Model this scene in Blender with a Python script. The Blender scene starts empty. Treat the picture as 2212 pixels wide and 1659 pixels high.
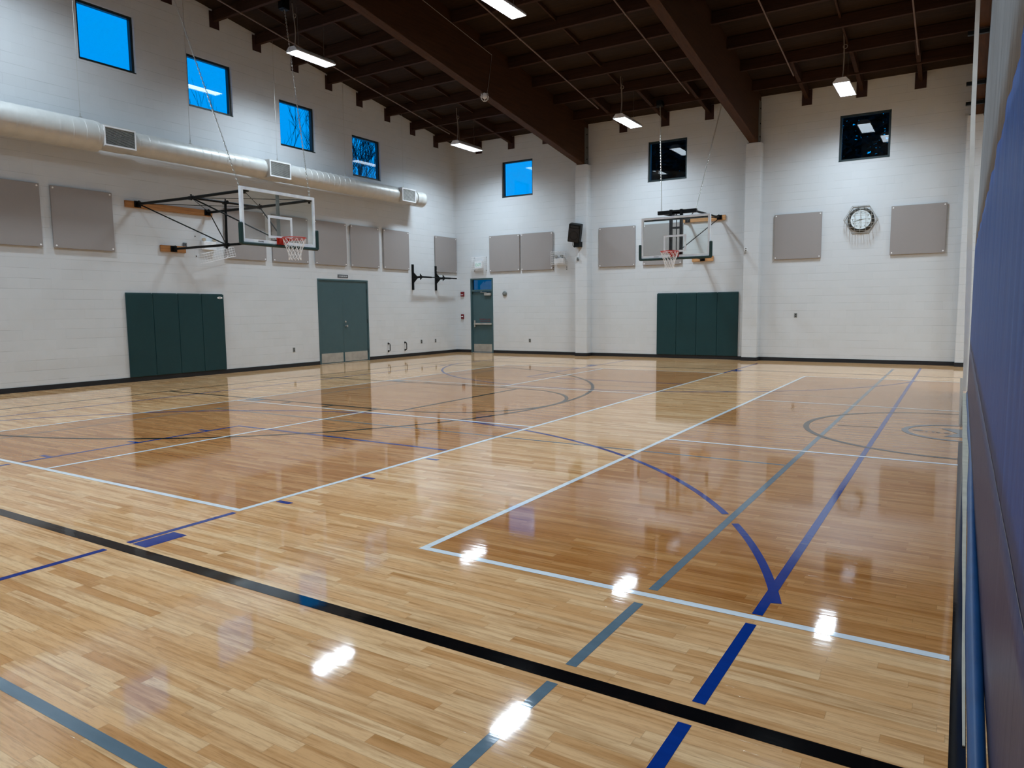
import bpy, bmesh, math, random
from mathutils import Vector, Matrix
from math import sin, cos, pi, radians as R
random.seed(7)
sc = bpy.context.scene
COL = sc.collection

# ------------------------------------------------------------------ camera
yaw, pitch, roll = 0.5567, -0.1027, -0.0098
CAM = Vector((15.4187, -21.0784, 1.501))
fwd = Vector((-sin(yaw)*cos(pitch), cos(yaw)*cos(pitch), sin(pitch)))
rt0 = Vector((cos(yaw), sin(yaw), 0)); up0 = rt0.cross(fwd)
rt = cos(roll)*rt0 + sin(roll)*up0; up = -sin(roll)*rt0 + cos(roll)*up0
cd = bpy.data.cameras.new('camera'); cam = bpy.data.objects.new('camera', cd); COL.objects.link(cam)
cam.matrix_world = Matrix(((rt.x, up.x, -fwd.x, CAM.x), (rt.y, up.y, -fwd.y, CAM.y), (rt.z, up.z, -fwd.z, CAM.z), (0, 0, 0, 1)))
cd.sensor_width = 36; cd.sensor_fit = 'HORIZONTAL'; cd.lens = 1558.08/2212*36
cd.clip_start = 0.02; cd.clip_end = 200
sc.camera = cam

# ------------------------------------------------------------------ sky, exposure
LAMP = 174.0            # radiance of the lamp lenses
w = bpy.data.worlds.new('dusk_sky'); sc.world = w; w.use_nodes = True
bg = w.node_tree.nodes['Background']; bg.inputs[0].default_value = (0.0, 0.335, 0.97, 1); bg.inputs[1].default_value = 1.06
vs = sc.view_settings
vs.view_transform = 'Standard'; vs.look = 'None'; vs.gamma = 1; vs.use_curve_mapping = False
vs.exposure = 0.0
sc.cycles.max_bounces = 8; sc.cycles.diffuse_bounces = 5; sc.cycles.glossy_bounces = 4; sc.cycles.transparent_max_bounces = 24
sc.cycles.sample_clamp_indirect = 6.0; sc.cycles.caustics_reflective = False; sc.cycles.caustics_refractive = False
sc.cycles.use_denoising = True; sc.cycles.denoising_input_passes = 'RGB_ALBEDO'

# ------------------------------------------------------------------ materials
def srgb(r, g, b):
    f = lambda c: (c/255/12.92 if c <= 10 else ((c/255+.055)/1.055)**2.4)
    return (f(r), f(g), f(b), 1)
def new_mat(name):
    m = bpy.data.materials.new(name); m.use_nodes = True
    nt = m.node_tree; b = nt.nodes['Principled BSDF']; return m, nt, b
class NT:
    def __init__(s, nt): s.nt = nt
    def n(s, t, **k):
        x = s.nt.nodes.new(t)
        for a, v in k.items(): setattr(x, a, v)
        return x
    def l(s, a, b): s.nt.links.new(a, b)
    def math(s, op, a, b=None, c=None):
        x = s.n('ShaderNodeMath', operation=op)
        for i, v in enumerate((a, b, c)):
            if v is None: continue
            if isinstance(v, (int, float)): x.inputs[i].default_value = v
            else: s.l(v, x.inputs[i])
        return x.outputs[0]
    def mix(s, f, a, b, bt='MIX'):
        x = s.n('ShaderNodeMixRGB', blend_type=bt)
        for i, v in enumerate((f, a, b)):
            if isinstance(v, (int, float)): x.inputs[i].default_value = v
            elif isinstance(v, tuple): x.inputs[i].default_value = v
            else: s.l(v, x.inputs[i])
        return x.outputs[0]
    def comb(s, x, y, z):
        c = s.n('ShaderNodeCombineXYZ')
        for i, v in enumerate((x, y, z)):
            if isinstance(v, (int, float)): c.inputs[i].default_value = v
            else: s.l(v, c.inputs[i])
        return c.outputs[0]
    def pos(s):
        g = s.n('ShaderNodeNewGeometry'); x = s.n('ShaderNodeSeparateXYZ'); s.l(g.outputs['Position'], x.inputs[0])
        return x.outputs
    def noise(s, vec, scale, detail=3, rough=.5):
        x = s.n('ShaderNodeTexNoise'); s.l(vec, x.inputs['Vector']); x.inputs['Scale'].default_value = scale
        x.inputs['Detail'].default_value = detail; x.inputs['Roughness'].default_value = rough; return x.outputs[0]
    def white(s, vec):
        x = s.n('ShaderNodeTexWhiteNoise', noise_dimensions='3D'); s.l(vec, x.inputs['Vector']); return x.outputs
    def bump(s, h, strength, dist):
        x = s.n('ShaderNodeBump'); x.inputs['Strength'].default_value = strength; x.inputs['Distance'].default_value = dist
        s.l(h, x.inputs['Height']); return x.outputs[0]
    def ramp(s, f, pts):
        x = s.n('ShaderNodeValToRGB'); e = x.color_ramp.elements
        while len(e) < len(pts): e.new(.5)
        for i, (p, c) in enumerate(pts): e[i].position = p; e[i].color = c
        s.l(f, x.inputs[0]); return x.outputs[0]

def simple(name, col, rough=.5, metal=0, spec=.5, vary=.12, scale=6, bump=0):
    """procedural colour with a little mottling"""
    m, nt, b = new_mat(name); N = NT(nt)
    g = N.n('ShaderNodeNewGeometry')
    f = N.noise(g.outputs['Position'], scale, 4)
    lo = tuple(c*(1-vary) for c in col[:3])+(1,); hi = tuple(min(1, c*(1+vary)) for c in col[:3])+(1,)
    N.l(N.ramp(f, [(.3, lo), (.7, hi)]), b.inputs['Base Color'])
    b.inputs['Roughness'].default_value = rough; b.inputs['Metallic'].default_value = metal
    b.inputs['Specular IOR Level'].default_value = spec
    if bump: N.l(N.bump(N.noise(g.outputs['Position'], scale*20, 3), bump, .002), b.inputs['Normal'])
    return m

def block_mat(name, axis):
    """painted concrete block, 8 x 16 inch courses"""
    m, nt, b = new_mat(name); N = NT(nt)
    P = N.pos(); u = P[0] if axis == 'x' else P[1]
    v3 = N.comb(P[0], P[1], P[2])
    patch = N.noise(v3, 1.1, 4, .6)
    row = N.math('FLOOR', N.math('DIVIDE', P[2], .2)); cel = N.math('FLOOR', N.math('ADD', N.math('DIVIDE', u, .4), N.math('MULTIPLY', row, .5)))
    fz = N.math('FRACT', N.math('DIVIDE', P[2], .2)); fu = N.math('FRACT', N.math('ADD', N.math('DIVIDE', u, .4), N.math('MULTIPLY', row, .5)))
    dz = N.math('MULTIPLY', N.math('MINIMUM', fz, N.math('SUBTRACT', 1.0, fz)), .2); du = N.math('MULTIPLY', N.math('MINIMUM', fu, N.math('SUBTRACT', 1.0, fu)), .4)
    wig = N.math('MULTIPLY', N.math('SUBTRACT', N.noise(v3, 2.2, 2), .5), .006)
    ln = lambda d, wd: N.math('SUBTRACT', 1.0, N.math('SMOOTH_MIN', N.math('DIVIDE', N.math('ABSOLUTE', N.math('ADD', d, wig)), wd), 1.0, .1))
    wn = N.white(N.comb(cel, row, 3.0))[0]; w2 = N.white(N.comb(cel, N.math('FLOOR', N.math('ADD', N.math('DIVIDE', P[2], .2), .5)), 8.0))[0]
    vh = N.ramp(N.math('ADD', N.math('MULTIPLY', w2, .5), N.math('MULTIPLY', patch, .5)), [(.36, (.1,)*3+(1,)), (.62, (1,)*3+(1,))])
    vv = N.ramp(N.math('ADD', N.math('MULTIPLY', wn, .6), N.math('MULTIPLY', patch, .4)), [(.56, (.02,)*3+(1,)), (.8, (.55,)*3+(1,))])
    fac0 = N.math('MAXIMUM', N.math('MULTIPLY', ln(dz, .006), vh), N.math('MULTIPLY', ln(du, .005), vv)); fac0 = N.math('MAXIMUM', fac0, 0.0)
    body = N.mix(N.math('MULTIPLY', wn, .4), srgb(204, 208, 211), srgb(197, 201, 204))
    scuff = N.ramp(N.noise(v3, 2.3, 5, .65), [(.45, (0, 0, 0, 1)), (.8, (1, 1, 1, 1))])
    low = N.ramp(N.math('DIVIDE', P[2], 3.0), [(0, (.5,)*3+(1,)), (1, (.08,)*3+(1,))])
    body = N.mix(N.math('MULTIPLY', N.math('MULTIPLY', scuff, low), .6), body, srgb(186, 185, 178))
    fac = fac0
    N.l(N.mix(N.math('MULTIPLY', fac, .42), body, srgb(112, 114, 114)), b.inputs['Base Color'])
    b.inputs['Roughness'].default_value = .62; b.inputs['Specular IOR Level'].default_value = .25
    h = N.math('SUBTRACT', N.math('MULTIPLY', N.noise(v3, 60, 3), .12), fac0)
    N.l(N.bump(h, .32, .005), b.inputs['Normal'])
    return m

def floor_mat():
    m, nt, b = new_mat('maple_floor'); N = NT(nt)
    P = N.pos(); W = .0572
    yr = N.math('DIVIDE', P[1], W); row = N.math('FLOOR', yr); fy = N.math('SUBTRACT', yr, row)
    wr = N.white(N.comb(row, 5.0, 1.0))
    sp = N.n('ShaderNodeSeparateColor'); N.l(wr[1], sp.inputs[0])
    ln = N.math('MULTIPLY_ADD', sp.outputs[0], .75, .45)
    xr = N.math('DIVIDE', N.math('ADD', P[0], N.math('MULTIPLY', sp.outputs[1], 3.0)), ln)
    cell = N.math('FLOOR', xr); fx = N.math('SUBTRACT', xr, cell)
    wc = N.white(N.comb(cell, row, 2.0)); sc2 = N.n('ShaderNodeSeparateColor'); N.l(wc[1], sc2.inputs[0])
    tone = wc[0]
    base = N.ramp(tone, [(0, srgb(212, 156, 102)), (.2, srgb(226, 173, 118)), (.55, srgb(236, 187, 134)), (1, srgb(244, 202, 152))])
    # grain stretched along the board, shifted per board
    gv = N.comb(N.math('MULTIPLY_ADD', P[0], 1.1, N.math('MULTIPLY', tone, 40)), N.math('MULTIPLY', P[1], 22), N.math('MULTIPLY', sc2.outputs[1], 9))
    g1 = N.noise(gv, 1.6, 6, .62)
    base = N.mix(N.ramp(g1, [(.47, (0, 0, 0, 1)), (.74, (.85,)*3+(1,))]), base, srgb(176, 118, 64))
    gv2 = N.comb(N.math('MULTIPLY_ADD', P[0], 5.5, N.math('MULTIPLY', tone, 17)), N.math('MULTIPLY', P[1], 70), sc2.outputs[2])
    g2 = N.noise(gv2, 2.0, 4, .6)
    base = N.mix(N.ramp(g2, [(.5, (0, 0, 0, 1)), (.8, (.45,)*3+(1,))]), base, srgb(140, 92, 52))
    ky = N.noise(N.comb(N.math('MULTIPLY', P[0], 1.3), N.math('MULTIPLY', P[1], 6), tone), 1.3, 3, .5)
    base = N.mix(N.ramp(ky, [(.55, (0, 0, 0, 1)), (.78, (.6,)*3+(1,))]), base, srgb(172, 120, 66))
    # joints between boards
    e = N.math('MINIMUM', N.math('MULTIPLY', N.math('MINIMUM', fy, N.math('SUBTRACT', 1.0, fy)), W), N.math('MULTIPLY', N.math('MINIMUM', fx, N.math('SUBTRACT', 1.0, fx)), ln))
    j = N.math('LESS_THAN', e, .0011)
    base = N.mix(N.math('MULTIPLY', j, .24), base, srgb(96, 62, 36))
    # stained courts (darker) inside the white rectangles
    def box(x0, x1, y0, y1):
        a = N.math('MULTIPLY', N.math('GREATER_THAN', P[0], x0), N.math('LESS_THAN', P[0], x1))
        c = N.math('MULTIPLY', N.math('GREATER_THAN', P[1], y0), N.math('LESS_THAN', P[1], y1))
        return N.math('MULTIPLY', a, c)
    st = N.math('ADD', box(4.9, 10.82, -17.63, -4.47), box(12.57, 18.45, -17.6, -4.5))
    st = N.math('MINIMUM', st, 1.0)
    base = N.mix(st, base, N.mix(1.0, base, srgb(216, 193, 166), 'MULTIPLY'))
    N.l(base, b.inputs['Base Color'])
    b.inputs['Roughness'].default_value = .055
    b.inputs['IOR'].default_value = 1.5
    tilt = N.math('MULTIPLY', N.math('SUBTRACT', fy, .5), N.math('SUBTRACT', sc2.outputs[0], .5))
    wav = N.noise(N.comb(N.math('MULTIPLY', P[0], 2.0), N.math('MULTIPLY', P[1], 14), 0.0), 1.5, 3, .5)
    h = N.math('ADD', N.math('MULTIPLY', tilt, .25), N.math('MULTIPLY', wav, .8))
    N.l(N.bump(h, 1.0, .00024), b.inputs['Normal'])
    return m

def paint_mat(name, col):
    m, nt, b = new_mat(name); N = NT(nt); P = N.pos()
    f = N.noise(N.comb(N.math('MULTIPLY', P[0], 3), N.math('MULTIPLY', P[1], 18), 0.0), 1.5, 4)
    N.l(N.ramp(f, [(.3, tuple(c*.86 for c in col[:3])+(1,)), (.7, col)]), b.inputs['Base Color'])
    b.inputs['Roughness'].default_value = .055
    wav = N.noise(N.comb(N.math('MULTIPLY', P[0], 2.0), N.math('MULTIPLY', P[1], 14), 0.0), 1.5, 3, .5)
    N.l(N.bump(wav, 1.0, .00019), b.inputs['Normal'])
    return m

def wood_mat(name, dark, light, axis=0, rough=.55):
    m, nt, b = new_mat(name); N = NT(nt); P = N.pos()
    s = [18, 18, 18]; s[axis] = 1.2
    v = N.comb(*[N.math('MULTIPLY', P[i], s[i]) for i in range(3)])
    f = N.noise(v, 1.2, 5, .6)
    N.l(N.ramp(f, [(.3, dark), (.72, light)]), b.inputs['Base Color'])
    b.inputs['Roughness'].default_value = rough; b.inputs['Specular IOR Level'].default_value = .2
    return m

def glass_mat(name, tint=(.93, .95, .95, 1), k=2.0):
    """thin pane: lets light through, mirrors by angle (Schlick, both faces)"""
    m = bpy.data.materials.new(name); m.use_nodes = True; nt = m.node_tree; nt.nodes.clear(); N = NT(nt)
    out = N.n('ShaderNodeOutputMaterial'); g = N.n('ShaderNodeNewGeometry')
    d = N.n('ShaderNodeVectorMath', operation='DOT_PRODUCT'); N.l(g.outputs['Incoming'], d.inputs[0]); N.l(g.outputs['Normal'], d.inputs[1])
    c = N.math('ABSOLUTE', d.outputs['Value']); p = N.math('POWER', N.math('SUBTRACT', 1.0, c), 5.0)
    F = N.math('MINIMUM', N.math('MULTIPLY', N.math('MULTIPLY_ADD', p, .96, .04), k), 1.0)
    t = N.n('ShaderNodeBsdfTransparent'); t.inputs[0].default_value = tint
    gl = N.n('ShaderNodeBsdfGlossy'); gl.inputs['Roughness'].default_value = .01
    mx = N.n('ShaderNodeMixShader'); N.l(F, mx.inputs[0]); N.l(t.outputs[0], mx.inputs[1]); N.l(gl.outputs[0], mx.inputs[2])
    N.l(mx.outputs[0], out.inputs[0]); return m

def emit_mat(name, col, s):
    m = bpy.data.materials.new(name); m.use_nodes = True; nt = m.node_tree; nt.nodes.clear(); N = NT(nt)
    out = N.n('ShaderNodeOutputMaterial'); e = N.n('ShaderNodeEmission'); e.inputs[0].default_value = col; e.inputs[1].default_value = s
    N.l(e.outputs[0], out.inputs[0]); return m

def lens_mat():
    """high-bay lens: reflector throws most of its light downwards"""
    m = bpy.data.materials.new('lamp_lens'); m.use_nodes = True; nt = m.node_tree; nt.nodes.clear(); N = NT(nt)
    out = N.n('ShaderNodeOutputMaterial'); e = N.n('ShaderNodeEmission'); e.inputs[0].default_value = (.73, .88, 1, 1)
    g = N.n('ShaderNodeNewGeometry'); d = N.n('ShaderNodeVectorMath', operation='DOT_PRODUCT'); N.l(g.outputs['Incoming'], d.inputs[0]); N.l(g.outputs['Normal'], d.inputs[1])
    c = N.math('ABSOLUTE', d.outputs['Value'])
    mr = N.n('ShaderNodeMapRange', interpolation_type='SMOOTHSTEP'); N.l(c, mr.inputs['Value']); mr.inputs['From Min'].default_value = .16; mr.inputs['From Max'].default_value = .52
    N.l(N.math('MULTIPLY_ADD', N.math('MULTIPLY', c, mr.outputs['Result']), LAMP, 7.0), e.inputs[1])
    N.l(e.outputs[0], out.inputs[0]); return m

def curtain_mat(name, c0, c1, rough):
    m, nt, b = new_mat(name); N = NT(nt); P = N.pos()
    v = N.comb(0.0, N.math('MULTIPLY', P[1], 9), N.math('MULTIPLY', P[2], .35))
    f = N.noise(v, 1.5, 5, .65)
    N.l(N.ramp(f, [(.3, c0), (.7, c1)]), b.inputs['Base Color']); b.inputs['Roughness'].default_value = rough
    b.inputs['Specular IOR Level'].default_value = .12
    N.l(N.bump(f, .4, .01), b.inputs['Normal'])
    return m

M = dict(
 floor=floor_mat(), block_x=block_mat('painted_block_x', 'x'), block_y=block_mat('painted_block_y', 'y'),
 white=paint_mat('white_paint', srgb(236, 242, 244)), blue=paint_mat('blue_paint', srgb(14, 56, 138)),
 gray=paint_mat('gray_paint', srgb(104, 124, 136)), black=paint_mat('black_paint', srgb(11, 12, 14)),
 rubber=simple('black_rubber', srgb(12, 14, 20), .55),
 deck=wood_mat('roof_deck', srgb(30, 20, 11), srgb(47, 31, 17), 0, .8), purlin=wood_mat('purlin_stain', srgb(44, 27, 16), srgb(60, 36, 21), 0, .75),
 beam=wood_mat('glulam_stain', srgb(50, 28, 9), srgb(66, 38, 12), 1, .7),
 block_brown=simple('pocket_brown', srgb(50, 24, 19), .7), steel=simple('dull_steel', srgb(92, 94, 90), .6, .3),
 teal=simple('teal_enamel', srgb(62, 88, 93), .42, 0, .4, .04), bronze=simple('window_bronze', srgb(30, 44, 46), .4, .3),
 glass=glass_mat('window_glass'), board_glass=glass_mat('board_glass', (.9, .945, .93, 1), 1.6), dim_glass=glass_mat('transom_dimmed_glass', (.16, .17, .17, 1), 2.2),  # transom tint darkened to stand for the dim outdoors
 pad=simple('green_vinyl', srgb(10, 52, 56), .45, 0, .35, .05), panel=simple('gray_felt', srgb(150, 145, 143), .95, 0, .1, .02, 60),
 screw=simple('bright_screw', srgb(235, 235, 235), .3), duct=simple('galvanised_duct', srgb(196, 196, 192), .42, .2, .5, .06, 5),
 wht=simple('white_enamel', srgb(228, 230, 232), .4), blk=simple('black_steel', srgb(6, 8, 9), .5, 0, .2), padd=simple('edge_padding', srgb(6, 48, 46), .45),
 frame=simple('board_frame', srgb(232, 240, 252), .4), orange=simple('rim_red', srgb(188, 44, 30), .4), net=simple('net_cord', srgb(240, 240, 238), .8),
 oak=wood_mat('varnished_plank', srgb(136, 90, 50), srgb(176, 124, 76), 1, .5), oakx=wood_mat('varnished_plank_x', srgb(168, 118, 72), srgb(214, 168, 120), 0, .45),
 chain=simple('zinc_chain', srgb(190, 190, 185), .35, .8), lens=lens_mat(),
 stainless=simple('brushed_stainless', srgb(180, 178, 172), .42, .6), galv=simple('galvanised_plate', srgb(120, 124, 122), .5, .4),
 red=simple('red_enamel', srgb(110, 16, 24), .35), redtext=simple('red_lettering', srgb(126, 34, 40), .6), dark=simple('dark_parts_and_shade', srgb(20, 22, 24), .7),  # dark: small dark parts and marks, also painted shade behind the louvres
 duskv=curtain_mat('dusky_vinyl', srgb(48, 52, 84), srgb(66, 68, 98), .4), grayv=curtain_mat('gray_mesh_vinyl', srgb(112, 116, 120), srgb(144, 147, 150), .6), bluev=curtain_mat('blue_vinyl', srgb(16, 54, 120), srgb(44, 88, 154), .45),
 hem=simple('blue_hem', srgb(24, 70, 118), .4), strap=simple('pale_strap', srgb(236, 234, 228), .8, 0, .3, .04), webbing=simple('beige_webbing', srgb(186, 178, 162), .85), pipe=simple('painted_pipe', srgb(108, 92, 86), .6),
 conduit=simple('gray_conduit', srgb(132, 124, 116), .55), sign=simple('sign_gray', srgb(84, 90, 96), .5), greenlit=emit_mat('exit_glow', srgb(110, 215, 170), .55),
 bark=simple('wet_bark', srgb(26, 30, 40), .9), leaf=simple('dark_needles', srgb(12, 18, 16), .9, 0, .1), clockface=simple('clock_face', srgb(226, 238, 242), .5, 0, .5, .03),
 clockrim=simple('clock_rim', srgb(58, 56, 50), .4, .3), logo=paint_mat('logo_gray_paint', srgb(86, 100, 112)),
)

# ------------------------------------------------------------------ mesh helpers
class MB:
    def __init__(s): s.v = []; s.f = []
    def quad(s, *p):
        i = len(s.v); s.v += [tuple(q) for q in p]; s.f.append(tuple(range(i, i+len(p)))); return s
    def box(s, a, b):
        x0, y0, z0 = [min(p, q) for p, q in zip(a, b)]; x1, y1, z1 = [max(p, q) for p, q in zip(a, b)]
        i = len(s.v)
        s.v += [(x0, y0, z0), (x1, y0, z0), (x1, y1, z0), (x0, y1, z0), (x0, y0, z1), (x1, y0, z1), (x1, y1, z1), (x0, y1, z1)]
        s.f += [tuple(i+k for k in q) for q in ((0, 3, 2, 1), (4, 5, 6, 7), (0, 1, 5, 4), (1, 2, 6, 5), (2, 3, 7, 6), (3, 0, 4, 7))]
        return s
    def prism(s, poly, d):
        """extrude a planar polygon (list of 3-D points) by vector d"""
        i = len(s.v); n = len(poly)
        s.v += [tuple(p) for p in poly]+[tuple(Vector(p)+Vector(d)) for p in poly]
        s.f += [tuple(i+k for k in reversed(range(n))), tuple(i+n+k for k in range(n))]
        s.f += [(i+k, i+(k+1) % n, i+n+(k+1) % n, i+n+k) for k in range(n)]
        return s
    def tube(s, pts, r, n=8, closed=False, caps=True):
        pts = [Vector(p) for p in pts]; m = len(pts); i = len(s.v)
        rr = r if isinstance(r, (list, tuple)) else [r]*m
        ref = None
        for k, p in enumerate(pts):
            if closed: t = pts[(k+1) % m]-pts[k-1]
            else: t = pts[min(k+1, m-1)]-pts[max(k-1, 0)]
            t.normalize()
            if ref is None: ref = Vector((0, 0, 1)) if abs(t.z) < .9 else Vector((1, 0, 0))
            a = ref-t*ref.dot(t)
            if a.length < 1e-4: a = t.orthogonal()
            a.normalize(); ref = a; b = t.cross(a)
            for j in range(n):
                q = p+rr[k]*(cos(2*pi*j/n)*a+sin(2*pi*j/n)*b); s.v.append(tuple(q))
        for k in range(m if closed else m-1):
            k2 = (k+1) % m
            for j in range(n):
                s.f.append((i+k*n+j, i+k*n+(j+1) % n, i+k2*n+(j+1) % n, i+k2*n+j))
        if caps and not closed:
            s.f.append(tuple(i+j for j in reversed(range(n)))); s.f.append(tuple(i+(m-1)*n+j for j in range(n)))
        return s
    def ring(s, c, axis_u, axis_v, R_, r, n=32, m=8):
        c = Vector(c); u = Vector(axis_u); v = Vector(axis_v)
        return s.tube([c+R_*(cos(2*pi*k/n)*u+sin(2*pi*k/n)*v) for k in range(n)], r, m, closed=True)
    def disc(s, c, u, v, R_, n=32):
        c = Vector(c); u = Vector(u); v = Vector(v)
        return s.quad(*[c+R_*(cos(2*pi*k/n)*u+sin(2*pi*k/n)*v) for k in range(n)])
    def cyl(s, a, b, r, n=24): return s.tube([a, b], r, n)
    def build(s, name, mat, parent=None, loc=(0, 0, 0), smooth=False, bevel=0):
        o0 = Vector(loc)
        if parent is not None: o0 = parent.matrix_world.translation.copy() if False else Vector(parent['_o'])
        me = bpy.data.meshes.new(name)
        me.from_pydata([tuple(Vector(p)-o0) for p in s.v], [], s.f); me.materials.append(mat if not isinstance(mat, str) else M[mat])
        o = bpy.data.objects.new(name, me); COL.objects.link(o)
        if parent is None: o.location = o0
        else: o.parent = parent
        o['_o'] = tuple(o0)
        if smooth:
            for p in me.polygons: p.use_smooth = True
            me.set_sharp_from_angle(angle=R(40))
        if bevel:
            b = o.modifiers.new('bevel', 'BEVEL'); b.width = bevel; b.segments = 2; b.limit_method = 'ANGLE'
        return o
def tag(o, label, cat, group=None):
    o['label'] = label; o['category'] = cat
    if group: o['group'] = group
    return o
def struct(o): o['kind'] = 'structure'; return o
def thing(name, label, cat, loc, group=None):
    o = bpy.data.objects.new(name, None); COL.objects.link(o); o.location = loc; o['_o'] = tuple(loc)
    return tag(o, label, cat, group)
def dup(o, loc, label=None, rotz=None):
    r = o.copy(); COL.objects.link(r); r.location = loc
    if rotz is not None: r.rotation_euler.z = rotz
    if label: r['label'] = label
    for ch in list(o.children):
        c = ch.copy(); COL.objects.link(c); c.parent = r
        for g in list(ch.children):
            d = g.copy(); COL.objects.link(d); d.parent = c
    return r
def text(s, name, mat, size, parent, loc, rot, depth=.002, width=None):
    cu = bpy.data.curves.new(name, 'FONT'); cu.body = s; cu.size = size; cu.align_x = 'CENTER'; cu.align_y = 'CENTER'; cu.extrude = depth
    t = bpy.data.objects.new(name, cu); COL.objects.link(t)
    dg = bpy.context.evaluated_depsgraph_get(); me = bpy.data.meshes.new_from_object(t.evaluated_get(dg))
    bpy.data.objects.remove(t)
    if width:
        xs = [v.co.x for v in me.vertices]; k = width/(max(xs)-min(xs))
        for v in me.vertices: v.co.x *= k
    me.materials.clear(); me.materials.append(M[mat])
    o = bpy.data.objects.new(name, me); COL.objects.link(o); o.parent = parent; o['_o'] = parent['_o']
    o.location = Vector(loc)-Vector(parent['_o']); o.rotation_euler = rot; return o
ROT_L = (pi/2, 0, pi/2); ROT_B = (pi/2, 0, 0)
ORD = ['first', 'second', 'third', 'fourth', 'fifth', 'sixth', 'seventh', 'eighth', 'ninth', 'tenth', 'eleventh', 'twelfth', 'thirteenth']

# ------------------------------------------------------------------ room shell
XR, YF = 31.0, -22.0           # right wall, front wall
SL = .1445                     # roof slope (rises towards the camera)
deck = lambda y: 7.25-SL*y
pbot = lambda y: 6.99-SL*y
bbot = lambda y: 5.94-SL*y

def wall(name, mat, mapf, u0, u1, top, openings, T=.2):
    """block wall: mapf(u, z, depth) -> point; front face at depth 0, back at T"""
    mb = MB(); us = sorted({u0, u1}|{o[0] for o in openings}|{o[1] for o in openings})
    for a, b in zip(us, us[1:]):
        ops = sorted([o for o in openings if o[0] <= a+1e-6 and o[1] >= b-1e-6], key=lambda o: o[2])
        z = 0.0; spans = []
        for o in ops: spans.append((z, o[2])); z = o[3]
        spans.append((z, None))
        for z0, z1 in spans:
            if z1 is not None and z1-z0 < 1e-6: continue
            ta, tb = (top(a), top(b)) if z1 is None else (z1, z1)
            for d in (0, T): mb.quad(mapf(a, z0, d), mapf(b, z0, d), mapf(b, tb, d), mapf(a, ta, d))
    for (a, b, z0, z1) in openings:
        mb.quad(mapf(a, z0, 0), mapf(a, z0, T), mapf(a, z1, T), mapf(a, z1, 0)); mb.quad(mapf(b, z0, 0), mapf(b, z1, 0), mapf(b, z1, T), mapf(b, z0, T))
        mb.quad(mapf(a, z1, 0), mapf(a, z1, T), mapf(b, z1, T), mapf(b, z1, 0))
        if z0 > .01: mb.quad(mapf(a, z0, 0), mapf(b, z0, 0), mapf(b, z0, T), mapf(a, z0, T))
    return struct(mb.build(name, mat))
mapL = lambda u, z, d: (-d, u, z)
mapB = lambda u, z, d: (u, d, z)
WS = 1.2
WL = [(-12.766, 6.653), (-10.333, 6.2755), (-7.69, 5.871), (-5.045, 5.4826)]
WB = [1.978, 7.19, 12.4765]; WBZ = 5.279
DD = (-6.605, -4.57, 0, 2.425); BD = (.61, 1.56, 0, 2.6)
wall('wall_left', 'block_y', mapL, YF, 0, deck, [(y, y+WS, z, z+1.18) for y, z in WL]+[DD])
wall('wall_back', 'block_x', mapB, -.2, XR+.2, lambda u: 7.25, [(x, x+WS, WBZ, WBZ+1.18) for x in WB]+[BD])
wall('wall_right', 'block_y', lambda u, z, d: (XR+d, u, z), YF, 0, deck, [])
wall('wall_front', 'block_x', lambda u, z, d: (u, YF-d, z), -.2, XR+.2, lambda u: deck(YF), [])
fl = struct(MB().quad((-.2, YF-.2, 0), (XR+.2, YF-.2, 0), (XR+.2, .2, 0), (-.2, .2, 0)).build('floor', 'floor'))
ceil = struct(MB().prism([(-.2, .25, deck(.25)), (-.2, YF-.25, deck(YF-.25)), (-.2, YF-.25, deck(YF-.25)+.15), (-.2, .25, deck(.25)+.15)], (XR+.4, 0, 0)).build('ceiling', 'deck'))
# base
for nm, a, b in (('baseboard_left', (0, YF, 0), (.012, DD[0], .1)), ('baseboard_back', (BD[1], -.012, 0), (XR, 0, .1))):
    mb = MB().box(a, b)
    if nm.endswith('left'): mb.box((0, DD[1], 0), (.012, 0, .1))
    else: mb.box((0, -.012, 0), (BD[0], 0, .1))
    struct(mb.build(nm, 'rubber'))
# pilasters carrying the beams
BX = [5.11, 10.36, 15.52]
for i, x in enumerate(BX):
    p = struct(MB().box((x-.205, -.32, 0), (x+.205, 0, 5.985)).build(f'trim_{i+1}', 'block_x', bevel=.012))
    MB().box((x-.217, -.332, 0), (x+.217, 0, .1)).build('cove_base', 'rubber', p)

# ------------------------------------------------------------------ windows
def window(n, mapf, u, z, branchy=False):
    h = 1.18; mb = MB()
    def bx(a0, a1, b0, b1, d0, d1):
        p = mapf(a0, b0, d0); q = mapf(a1, b1, d1); mb.box(p, q)
    F, d0, d1 = .055, .06, .15
    bx(u, u+F, z, z+h, d0, d1); bx(u+WS-F, u+WS, z, z+h, d0, d1); bx(u+F, u+WS-F, z, z+F, d0, d1); bx(u+F, u+WS-F, z+h-F, z+h, d0, d1)
    bx(u, u+WS, z-.006, z+.012, -.004, d0)      # sill flashing
    f = struct(mb.build(f'window_{n}', 'bronze'))
    MB().quad(mapf(u+F, z+F, .1), mapf(u+WS-F, z+F, .1), mapf(u+WS-F, z+h-F, .1), mapf(u+F, z+h-F, .1)).build('pane', 'glass', f)
for i, (y, z) in enumerate(WL): window(i+1, mapL, y, z)
for i, x in enumerate(WB): window(i+5, mapB, x, WBZ)

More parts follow.
